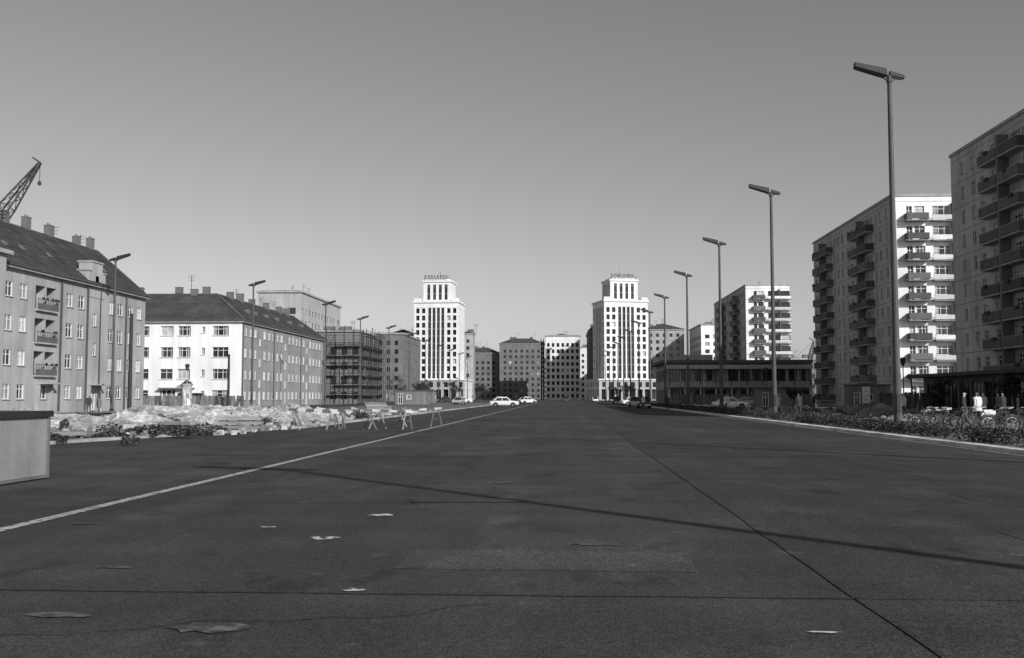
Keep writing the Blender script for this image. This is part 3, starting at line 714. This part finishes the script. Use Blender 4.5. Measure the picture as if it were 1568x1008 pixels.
car(-52.5,139,0.1,'car_dark',True); car(-20,310,math.radians(20),'car_grey'); car(8,260,math.radians(90),'car_white'); car(-22,215,.1,'car_white'); car(-26,255,.2,'car_grey'); car(-31,262,.1,'car_dark')

# ------------------------------------------------------------------ trestle barriers, bicycles
def trestle(x,y,ang,L_=2.4,h=.9,t=1,tilt=0):
    b=B('trestle_barrier',(x,y,0),dict(beam='wood_pale',legs='wood',brace='wood'))
    c,s=math.cos(ang),math.sin(ang); T=lambda a,d,z:(x+c*a-s*d,y+s*a+c*d,z)
    n=6
    for i in range(n):
        a0=-L_/2+L_*i/n; b.beam('beam',T(a0,0,h+tilt*a0),T(a0+L_/n-.004,0,h+tilt*(a0+L_/n)),.06,.11,1.1*t if i%2 else .25)
    for a in (-L_/2+.3,L_/2-.3):
        for k in (-1,1): b.beam('legs',T(a+.1*k,.02*k,h+tilt*a-.07),T(a+.28*k*(1 if a>0 else -1),.42*k,.01),.06,.045,U(.5,1.6)*t)
        b.beam('brace',T(a,-.2,.42),T(a,.2,.42),.05,.06)
    b.emit()
for x,y,a in ((-11.9,47,.15),(-10.0,48.6,-.2),(-8.4,47.5,.3),(-12.9,51,.4),(-7.6,52,.1)): trestle(x,y,a,tilt=U(-.08,.08))
for x,y,a in ((16.6,42.5,1.2),(19.4,40.5,.9),(18.2,50,.6)): trestle(x,y,a,h=.95,tilt=U(-.1,.1),t=.8)
def bicycle(x,y,ang,lean=.12,z=.12):
    b=B('bicycle',(x,y,z),dict(frame='metal_dark',tyres='tyre',rims='chrome',saddle='tyre',handlebar='chrome',mudguards='metal_grey'))
    c,s=math.cos(ang),math.sin(ang)
    def T(a,d,h): d2=d+h*lean; return (x+c*a-s*d2,y+s*a+c*d2,z+h)
    for wx in (-.52,.52):
        n=18; P=[T(wx+.33*math.cos(2*math.pi*i/n),0,.34+.33*math.sin(2*math.pi*i/n)) for i in range(n+1)]
        Q=[T(wx+.29*math.cos(2*math.pi*i/n),0,.34+.29*math.sin(2*math.pi*i/n)) for i in range(n+1)]
        for i in range(n): b.beam('tyres',P[i],P[i+1],.04); b.beam('rims',Q[i],Q[i+1],.02)
        for i in range(0,n,2): b.beam('rims',T(wx,0,.34),Q[i],.006)
        for i in range(1,8): b.beam('mudguards',T(wx+.38*math.cos(math.pi*i/9),0,.34+.38*math.sin(math.pi*i/9)),T(wx+.38*math.cos(math.pi*(i+1)/9),0,.34+.38*math.sin(math.pi*(i+1)/9)),.05,.02)
    bb=(-.05,0,.3); st=(-.18,0,.82); hd=(.34,0,.84)
    for p,q in ((bb,st),(bb,hd),(st,hd),((-.52,0,.34),bb),((-.52,0,.34),(-.16,0,.78)),((.52,0,.34),hd),(hd,(.32,0,1.0))): b.beam('frame',T(*p),T(*q),.035)
    b.beam('saddle',T(-.3,0,.93),T(-.06,0,.93),.13,.06); b.beam('frame',T(*st),T(-.19,0,.91),.03)
    b.beam('handlebar',T(.32,-.26,1.02),T(.32,.26,1.02),.03)
    for k in(-.26,.26): b.beam('handlebar',T(.32,k,1.02),T(.16,k,1.0),.035)
    b.beam('frame',T(-.05,-.12,.2),T(-.05,.12,.4),.03)
    b.emit()
for x,y,a in ((15.0,42.5,.3),(15.9,43.4,-.2),(16.9,43.2,.5),(16.6,45.6,2.9),(18.0,44.6,.1),(18.6,43.8,.4),(19.4,43.4,.2),(20.2,43.6,2.6),(17.6,41.5,.2),(18.9,41.8,-.3)): bicycle(x,y,a,U(-.2,.2))

# ------------------------------------------------------------------ mounds, rubble
def mound(name,cx,cy,rx,ry,h,m='sand',seed=0):
    n=44; vs=[];fs=[]
    for j in range(n+1):
        for i in range(n+1):
            u=i/n*2-1; v=j/n*2-1; r=math.hypot(u,v)
            q=max(0,1-r**1.6)
            z=h*q*(.6+.8*noise.noise(Vector((u*2+seed,v*2,seed)))+.4*noise.noise(Vector((u*7+seed,v*7,0)))+.25*noise.noise(Vector((u*18+seed,v*18,0))))
            vs.append((u*rx,v*ry,max(z,-.05) if q>0 else -.05))
    for j in range(n):
        for i in range(n): fs.append((j*(n+1)+i,j*(n+1)+i+1,(j+1)*(n+1)+i+1,(j+1)*(n+1)+i))
    me=bpy.data.meshes.new(name); me.from_pydata(vs,[],fs)
    at=me.attributes.new('tint','FLOAT','FACE'); at.data.foreach_set('value',[U(.8,1.2) for _ in fs])
    me.materials.append(MATS[m]); o=bpy.data.objects.new(name,me); o.location=(cx,cy,.0); scene.collection.objects.link(o)
for i,(x,y,rx,ry,h) in enumerate(((-24,52,5,4,.9),(-30,56,6,4,.8),(-21,60,5,4,1.15),(-27,48,5,3,.6),(-17,66,3,3,1.0),(-18,50,3,2,.55),(-35,60,6,4,.7),(-16,58,3,2.5,.75),(-22,75,5,4,1.3),(-28,70,6,4,1.1),(-31,85,6,5,1.1))):
    mound('earth_mound',x,y,rx,ry,h,seed=i*3.7)
for i,(x,y,rx,ry,h) in enumerate(((20,60,3,4,.6),(24,75,4,5,.9),(27,95,4,6,1.0),(19,85,2.5,5,.6))): mound('earth_mound',x,y,rx,ry,h,'dirt',seed=50+i*2.3)
def rubble(name,n,xr,yr,sr,m='rubble',planks=0):
    b=B(name,((xr[0]+xr[1])/2,(yr[0]+yr[1])/2,0),dict(stones=m,planks='wood'))
    for i in range(n):
        x,y=U(*xr),U(*yr); s=sr[0]+(sr[1]-sr[0])*R()**2.5; z=s*.3
        v=[]
        M=Matrix.Rotation(U(0,6.3),3,'Z')@Matrix.Rotation(U(-.5,.5),3,'X')
        for q in ((-1,-1,-1),(1,-1,-1),(1,1,-1),(-1,1,-1),(-1,-1,1),(1,-1,1),(1,1,1),(-1,1,1)):
            w=M@Vector((q[0]*s*U(.35,.7),q[1]*s*U(.25,.5),q[2]*s*U(.2,.45))); v.append((x+w.x,y+w.y,z+w.z))
        b.hexa('stones',v,U(.25,1.7))
    for i in range(planks):
        x,y=U(*xr),U(*yr); a=U(0,3.1); l=U(.7,1.8); b.beam('planks',(x-l*math.cos(a)/2,y-l*math.sin(a)/2,U(.05,.25)),(x+l*math.cos(a)/2,y+l*math.sin(a)/2,U(.05,.4)),.15,.05,U(.5,2.2))
    b.emit()
rubble('rubble_pile',520,(-22,-13.4),(40,60),(.06,.38),planks=22)
rubble('rubble_pile',400,(-34,-17.5),(33,48),(.05,.28),planks=8)
rubble('rubble_pile',220,(-30,-14),(60,110),(.12,.55),planks=22)
rubble('rubble_pile',300,(15.5,30),(30,90),(.06,.4),planks=20)
rubble('rubble_pile',160,(15.5,40),(90,170),(.15,.6),planks=20)
def stack(x,y,ang,n=4):
    b=B('concrete_slab_stack',(x,y,0),dict(slabs='concrete',spacers='wood')); fr=frame(x,y,ang)
    for i in range(n):
        o=U(-.1,.1); b.box('slabs',-1+o,1+o,-.5,.5,.1+i*.2,.24+i*.2,fr=fr,t=U(.5,1.1))
        for k in(-.6,.6): b.box('spacers',k-.05,k+.05,-.45,.45,.1+i*.2-.058,.1+i*.2-.002,fr=fr)
    b.emit()
stack(-15.2,46,.2,3); stack(-17.5,45,-.4,2); stack(-19.5,38,.1,1); stack(-15,80,.3,4); stack(-18,95,.1,5)
def hut(x,y,ang,w,d,h,m='wood'):
    b=B('site_hut',(x,y,0),dict(BM,walls=m,roof='roof_flat')); fr=frame(x,y,ang)
    facade(b,fr,(0,0),(1,0),(0,-1),w,0.15,h,[(.5,1.3,.25,2.1,'door'),(2,2.9,1.1,1.9)],curt=0,depth=.08,pw=.5,tj=.15)
    facade(b,fr,(w,0),(0,1),(1,0),d,0.15,h,[(.8,1.6,1.1,1.9)],curt=0,depth=.08,pw=.5,tj=.15); facade(b,fr,(0,0),(0,1),(-1,0),d,0.15,h,[],pw=.5,tj=.15); facade(b,fr,(0,d),(1,0),(0,1),w,.15,h,[])
    b.box('roof',-.2,w+.2,-.2,d+.2,h+.002,h+.12,fr=fr); b.emit()
hut(-30,176,.1,6,3,2.6,'plaster_dark'); hut(26,135,.1,6,2.5,2.6,'plaster_dark'); hut(36,128,0,5,2.5,3,'plaster_dark'); hut(-34,215,0,6,3,2.8,'plaster_dark')
def fence(x0,y0,x1,y1,h=1.8,m='wood'):
    b=B('board_fence',(x0,y0,0),dict(boards=m,posts='wood')); L_=math.hypot(x1-x0,y1-y0); n=int(L_/.6); ux,uy=(x1-x0)/L_,(y1-y0)/L_
    for i in range(n):
        a=i*.6; b.beam('boards',(x0+ux*a,y0+uy*a,h/2+U(-.05,.05)),(x0+ux*(a+.56),y0+uy*(a+.56),h/2+U(-.05,.05)),.03,h*U(.93,1.02),U(.5,1.3))
    b.emit()
fence(-43,132,-62,136,1.7,'wood'); fence(20,180,45,182,2.0,'plaster_dark'); fence(31,100,44,112,2,'wood')
def sign(x,y,w,h,z,m='frame_white'):
    b=B('notice_board',(x,y,0),dict(board=m,posts='wood',text='metal_dark'))
    b.box('board',x-w/2,x+w/2,y-.02,y+.02,z,z+h)
    for k in(-w/2+.1,w/2-.1): b.beam('posts',(x+k,y+.06,0),(x+k,y+.06,z+h),.07)
    for i in range(3): b.box('text',x-w*.35,x+w*U(.1,.35),y-.026,y-.022,z+h*(.2+.25*i),z+h*(.22+.25*i))
    b.emit()
sign(31.2,105,.8,1.7,.9); sign(20.7,50,.7,.45,.5)

# ------------------------------------------------------------------ vegetation
def leafmesh(name,P,size,parent=None):
    n=len(P); P=np.asarray(P,float)
    a=rng.normal(size=(n,3)); a/=np.linalg.norm(a,axis=1)[:,None]; c=rng.normal(size=(n,3)); c=np.cross(a,c); c/=np.linalg.norm(c,axis=1)[:,None]
    s=(size*rng.uniform(.6,1.4,n))[:,None]
    V=np.stack([P-a*s*.5,P+c*s*.3,P+a*s*.5,P-c*s*.3],1).reshape(-1,3)
    me=bpy.data.meshes.new(name); me.from_pydata(V.tolist(),[],np.arange(n*4).reshape(-1,4).tolist())
    at=me.attributes.new('tint','FLOAT','FACE'); at.data.foreach_set('value',rng.uniform(.4,1.8,n).astype(float))
    me.materials.append(MATS['leaf']); o=bpy.data.objects.new(name,me); scene.collection.objects.link(o)
    if parent: o.parent=parent
    return o
pts=[]
y=10.
while y<175:
    dens=.7+.8*noise.noise(Vector((0,y*.35,2)))+.3*noise.noise(Vector((0,y*1.7,9)))
    k=int(max(0.3,dens)*(120 if y<60 else 60)); h=.45+.2*noise.noise(Vector((3,y*.5,1)))+.15*noise.noise(Vector((3,y*2.1,1)))
    for i in range(k): pts.append((13.75+random.gauss(0,.26),y+U(0,.25),.12+h*R()**.8*(1+.7*(R()<.06))))
    y+=.25
leafmesh('hedge',pts,.10 )
pts=[]
for i in range(180):
    if R()<.55: cx,cy=U(15.0,30),U(24,110)
    else: cx,cy=U(-33,-13.8),U(30,80)
    r=U(.2,.6); h=U(.15,.6)
    for k in range(140):
        a=U(0,6.3); q=r*R()**.5; pts.append((cx+math.cos(a)*q,cy+math.sin(a)*q,.1+h*R()*(1-.5*q/r)))
leafmesh('weeds',pts,.12)
pts=[]
for cx,cy,r,h in ((-18.6,32.,.9,.5),(-17.8,33,.7,.5),(-19.8,31,.8,.45),(-16.9,36.5,.5,.35),(-21.8,34,1,.4),(-15.6,40.5,.9,.4),(-17.5,42,.9,.45)):
    for k in range(1300):
        a=U(0,6.3); q=r*R()**.5; pts.append((cx+math.cos(a)*q*1.4,cy+math.sin(a)*q,.02+h*R()*(1-.6*q/r)))
leafmesh('shrubs',pts,.10)
def tree(x,y,h,r,name='young_tree',dens=1):
    b=B(name,(x,y,0),dict(trunk='bark',limbs='bark'))
    b.cyl('trunk',(x,y,0),(x+U(-.1,.1),y,h*.5),.05+h*.012,.04+h*.006,8)
    tips=[]
    for i in range(9):
        a=U(0,6.3); z0=h*U(.35,.55); q=r*U(.4,.9); t=(x+math.cos(a)*q,y+math.sin(a)*q,h*U(.55,.97)); b.cyl('limbs',(x,y,z0),t,.05,.015,6); tips.append(t)
    par=b.emit(); pts=[]
    for t in tips+[(x,y,h*.95)]:
        for s in range(3):
            cx,cy,cz=t[0]+random.gauss(0,r*.25),t[1]+random.gauss(0,r*.25),t[2]+random.gauss(0,r*.22)
            for k in range(int(50*dens)): pts.append((cx-x+random.gauss(0,r*.13),cy-y+random.gauss(0,r*.13),cz+random.gauss(0,r*.12)))
    leafmesh('crown',pts,.22,par)
for a in ((38.5,88,3.2,1.1),(37.8,101,3.0,1.0),(29,128,2.5,.9),(-33,235,5,2),(-28,250,5,2),(-22,262,4,1.8),(-30,205,4,1.6),(-41,240,6,2.4),(-26,300,5,2.3),(15,300,4,1.6),(20,330,5,2),(17,260,4,1.6)): tree(*a)

# ------------------------------------------------------------------ people
def person(x,y,ang,top='coat_dark',z=0.0,h=1.74,stride=.3,skirt=False):
    s=h/1.74; st=stride
    V=[(0,0,.94),(0,0,1.12),(0,0,1.36),(0,.0,1.47),(.015,0,1.55),(.02,0,1.66),
       (0,.18,1.40),(-.06,.23,1.14),(.03,.24,.90),(.06,.24,.80),
       (0,-.18,1.40),(.0,-.23,1.14),(.12,-.24,.92),(.16,-.24,.82),
       (0,.09,.88),(st*.35,.10,.49),(st*.55,.10,.08),(st*.55+.17,.11,.04),
       (0,-.09,.88),(-st*.05,-.10,.49),(-st*.75,-.10,.10),(-st*.75+.15,-.11,.03)]
    E=[(0,1),(1,2),(2,3),(3,4),(4,5),(2,6),(6,7),(7,8),(8,9),(2,10),(10,11),(11,12),(12,13),(0,14),(14,15),(15,16),(16,17),(0,18),(18,19),(19,20),(20,21)]
    Rr=[(.13,.16),(.11,.14),(.12,.17),(.055,.055),(.075,.07),(.09,.078),(.065,.065),(.05,.05),(.038,.038),(.03,.04),(.065,.065),(.05,.05),(.038,.038),(.03,.04),
        (.1,.1),(.065,.065),(.045,.045),(.035,.045),(.1,.1),(.065,.065),(.045,.045),(.035,.045)]
    me=bpy.data.meshes.new('body'); me.from_pydata([(a*s,b_*s,c*s) for a,b_,c in V],E,[])
    o=bpy.data.objects.new('body_tmp',me); scene.collection.objects.link(o)
    sk=o.modifiers.new('s','SKIN'); sk.use_smooth_shade=True
    for i,d in enumerate(me.skin_vertices[0].data): d.radius=(Rr[i][0]*s,Rr[i][1]*s); d.use_root=(i==0)
    o.modifiers.new('ss','SUBSURF').levels=1
    dg=bpy.context.evaluated_depsgraph_get(); dg.update()
    m2=bpy.data.meshes.new_from_object(o.evaluated_get(dg)); bpy.data.objects.remove(o)
    for k in ('skin','hair',top,'trousers'): m2.materials.append(MATS[k])
    for p in m2.polygons:
        c=p.center/s
        if c.z>1.47: p.material_index=1 if (c.z>1.66 or c.x<-.015) else 0
        elif abs(c.y)>.17 and c.z<.86: p.material_index=0
        elif c.z<(.62 if skirt else .9) : p.material_index=(0 if skirt and c.z>.1 else 3)
        else: p.material_index=2
    par=bpy.data.objects.new('pedestrian',None); scene.collection.objects.link(par); par.location=(x,y,z); par.rotation_euler=(0,0,ang)
    ob=bpy.data.objects.new('body',m2); scene.collection.objects.link(ob); ob.parent=par
    hb=B('hands',(0,0,0),dict(fingers='skin',face='skin',eyes='hair'))
    for hx,hy in ((.06,.24),(.16,-.24)):
        for k in range(4): hb.cyl('fingers',(s*(hx-.027+k*.018),s*hy,s*.80),(s*(hx-.02+k*.018),s*hy*.96,s*(.715+.008*abs(k-1.5))),.009,.007,6)
        hb.cyl('fingers',(s*(hx+.03),s*hy,s*.83),(s*(hx+.055),s*hy*.97,s*.775),.011,.008,6)
    hb.cyl('face',(s*.09,0,s*1.62),(s*.125,0,s*1.595),.01,.014,6)
    for k in (-.03,.03): hb.cyl('eyes',(s*.09,s*k,s*1.635),(s*.106,s*k,s*1.635),.009,.009,6)
    q=hb.emit()
    for ch in list(q.children): ch.parent=par
    bpy.data.objects.remove(q)
    n=16; vs=[];tp,bt=(.98,.60 if skirt else .80)
    for zz,ra,rb in ((tp,.135,.17),(bt,.19,.22)):
        for i in range(n): a=2*math.pi*i/n; vs.append((math.cos(a)*ra*s,math.sin(a)*rb*s,zz*s))
    mm=bpy.data.meshes.new('coat_hem'); mm.from_pydata(vs,[],[(i,(i+1)%n,n+(i+1)%n,n+i) for i in range(n)]); mm.materials.append(MATS[top])
    oo=bpy.data.objects.new('coat_hem',mm); scene.collection.objects.link(oo); oo.parent=par
person(-44.8,92,2.4,'coat_dark'); person(-44.2,92.8,2.4,'coat_mid',skirt=True,h=1.64)
person(25.0,75,3.3,'coat_light',z=.12); person(29.2,120,.3,'coat_mid'); person(25.4,62,1.8,'coat_dark',z=.12); person(10.3,131,-1.4,'coat_light'); person(24.6,100,.2,'coat_dark',z=.12)
person(6,250,1.5,'coat_dark'); person(4,262,.5,'coat_mid'); person(-43.8,126,1.2,'coat_dark'); person(22,104,3,'coat_light',skirt=True,h=1.65,z=.12); person(-5,330,1,'coat_dark'); person(28,66,2,'coat_mid',z=.12); person(11.5,112,1.5,'coat_dark')
person(19.2,47.5,2,'coat_light',z=.12); person(18.3,46.8,-.6,'coat_dark',z=.12); person(16.2,70,2,'coat_dark',z=.12); person(16.0,100,.5,'coat_light',z=.12); person(24.0,56,2.2,'coat_dark',z=.12); person(27,80,1,'coat_dark',z=.12)

# ------------------------------------------------------------------ light, sky, camera
az=math.atan2(.657,-.755); el=math.radians(26.7)
sd=Vector((math.sin(az)*math.cos(el),math.cos(az)*math.cos(el),math.sin(el)))
sl=bpy.data.lights.new('sun','SUN'); sl.energy=4.4; sl.angle=math.radians(.5); sl.color=(1,.995,.985)
so=bpy.data.objects.new('sun',sl); scene.collection.objects.link(so); so.rotation_euler=(-sd).to_track_quat('-Z','Y').to_euler()
w=bpy.data.worlds.new('World'); scene.world=w; w.use_nodes=True; nt=w.node_tree; bg=nt.nodes['Background']
sky=nt.nodes.new('ShaderNodeTexSky'); sky.sky_type='NISHITA'; sky.sun_disc=False; sky.sun_elevation=el; sky.sun_rotation=az
sky.air_density=1; sky.dust_density=1.0
bw=nt.nodes.new('ShaderNodeRGBToBW'); nt.links.new(sky.outputs[0],bw.inputs[0]); nt.links.new(bw.outputs[0],bg.inputs[0]); bg.inputs[1].default_value=.097
cam=bpy.data.cameras.new('camera'); cam.sensor_width=36; cam.lens=35; cam.clip_end=9000; cam.clip_start=.1
co=bpy.data.objects.new('camera',cam); scene.collection.objects.link(co); co.location=(0,0,1.6)
co.rotation_euler=(math.radians(90+3.87),0,math.radians(3.0)); scene.camera=co
scene.view_settings.view_transform='Standard'; scene.view_settings.look='None'; scene.view_settings.exposure=0
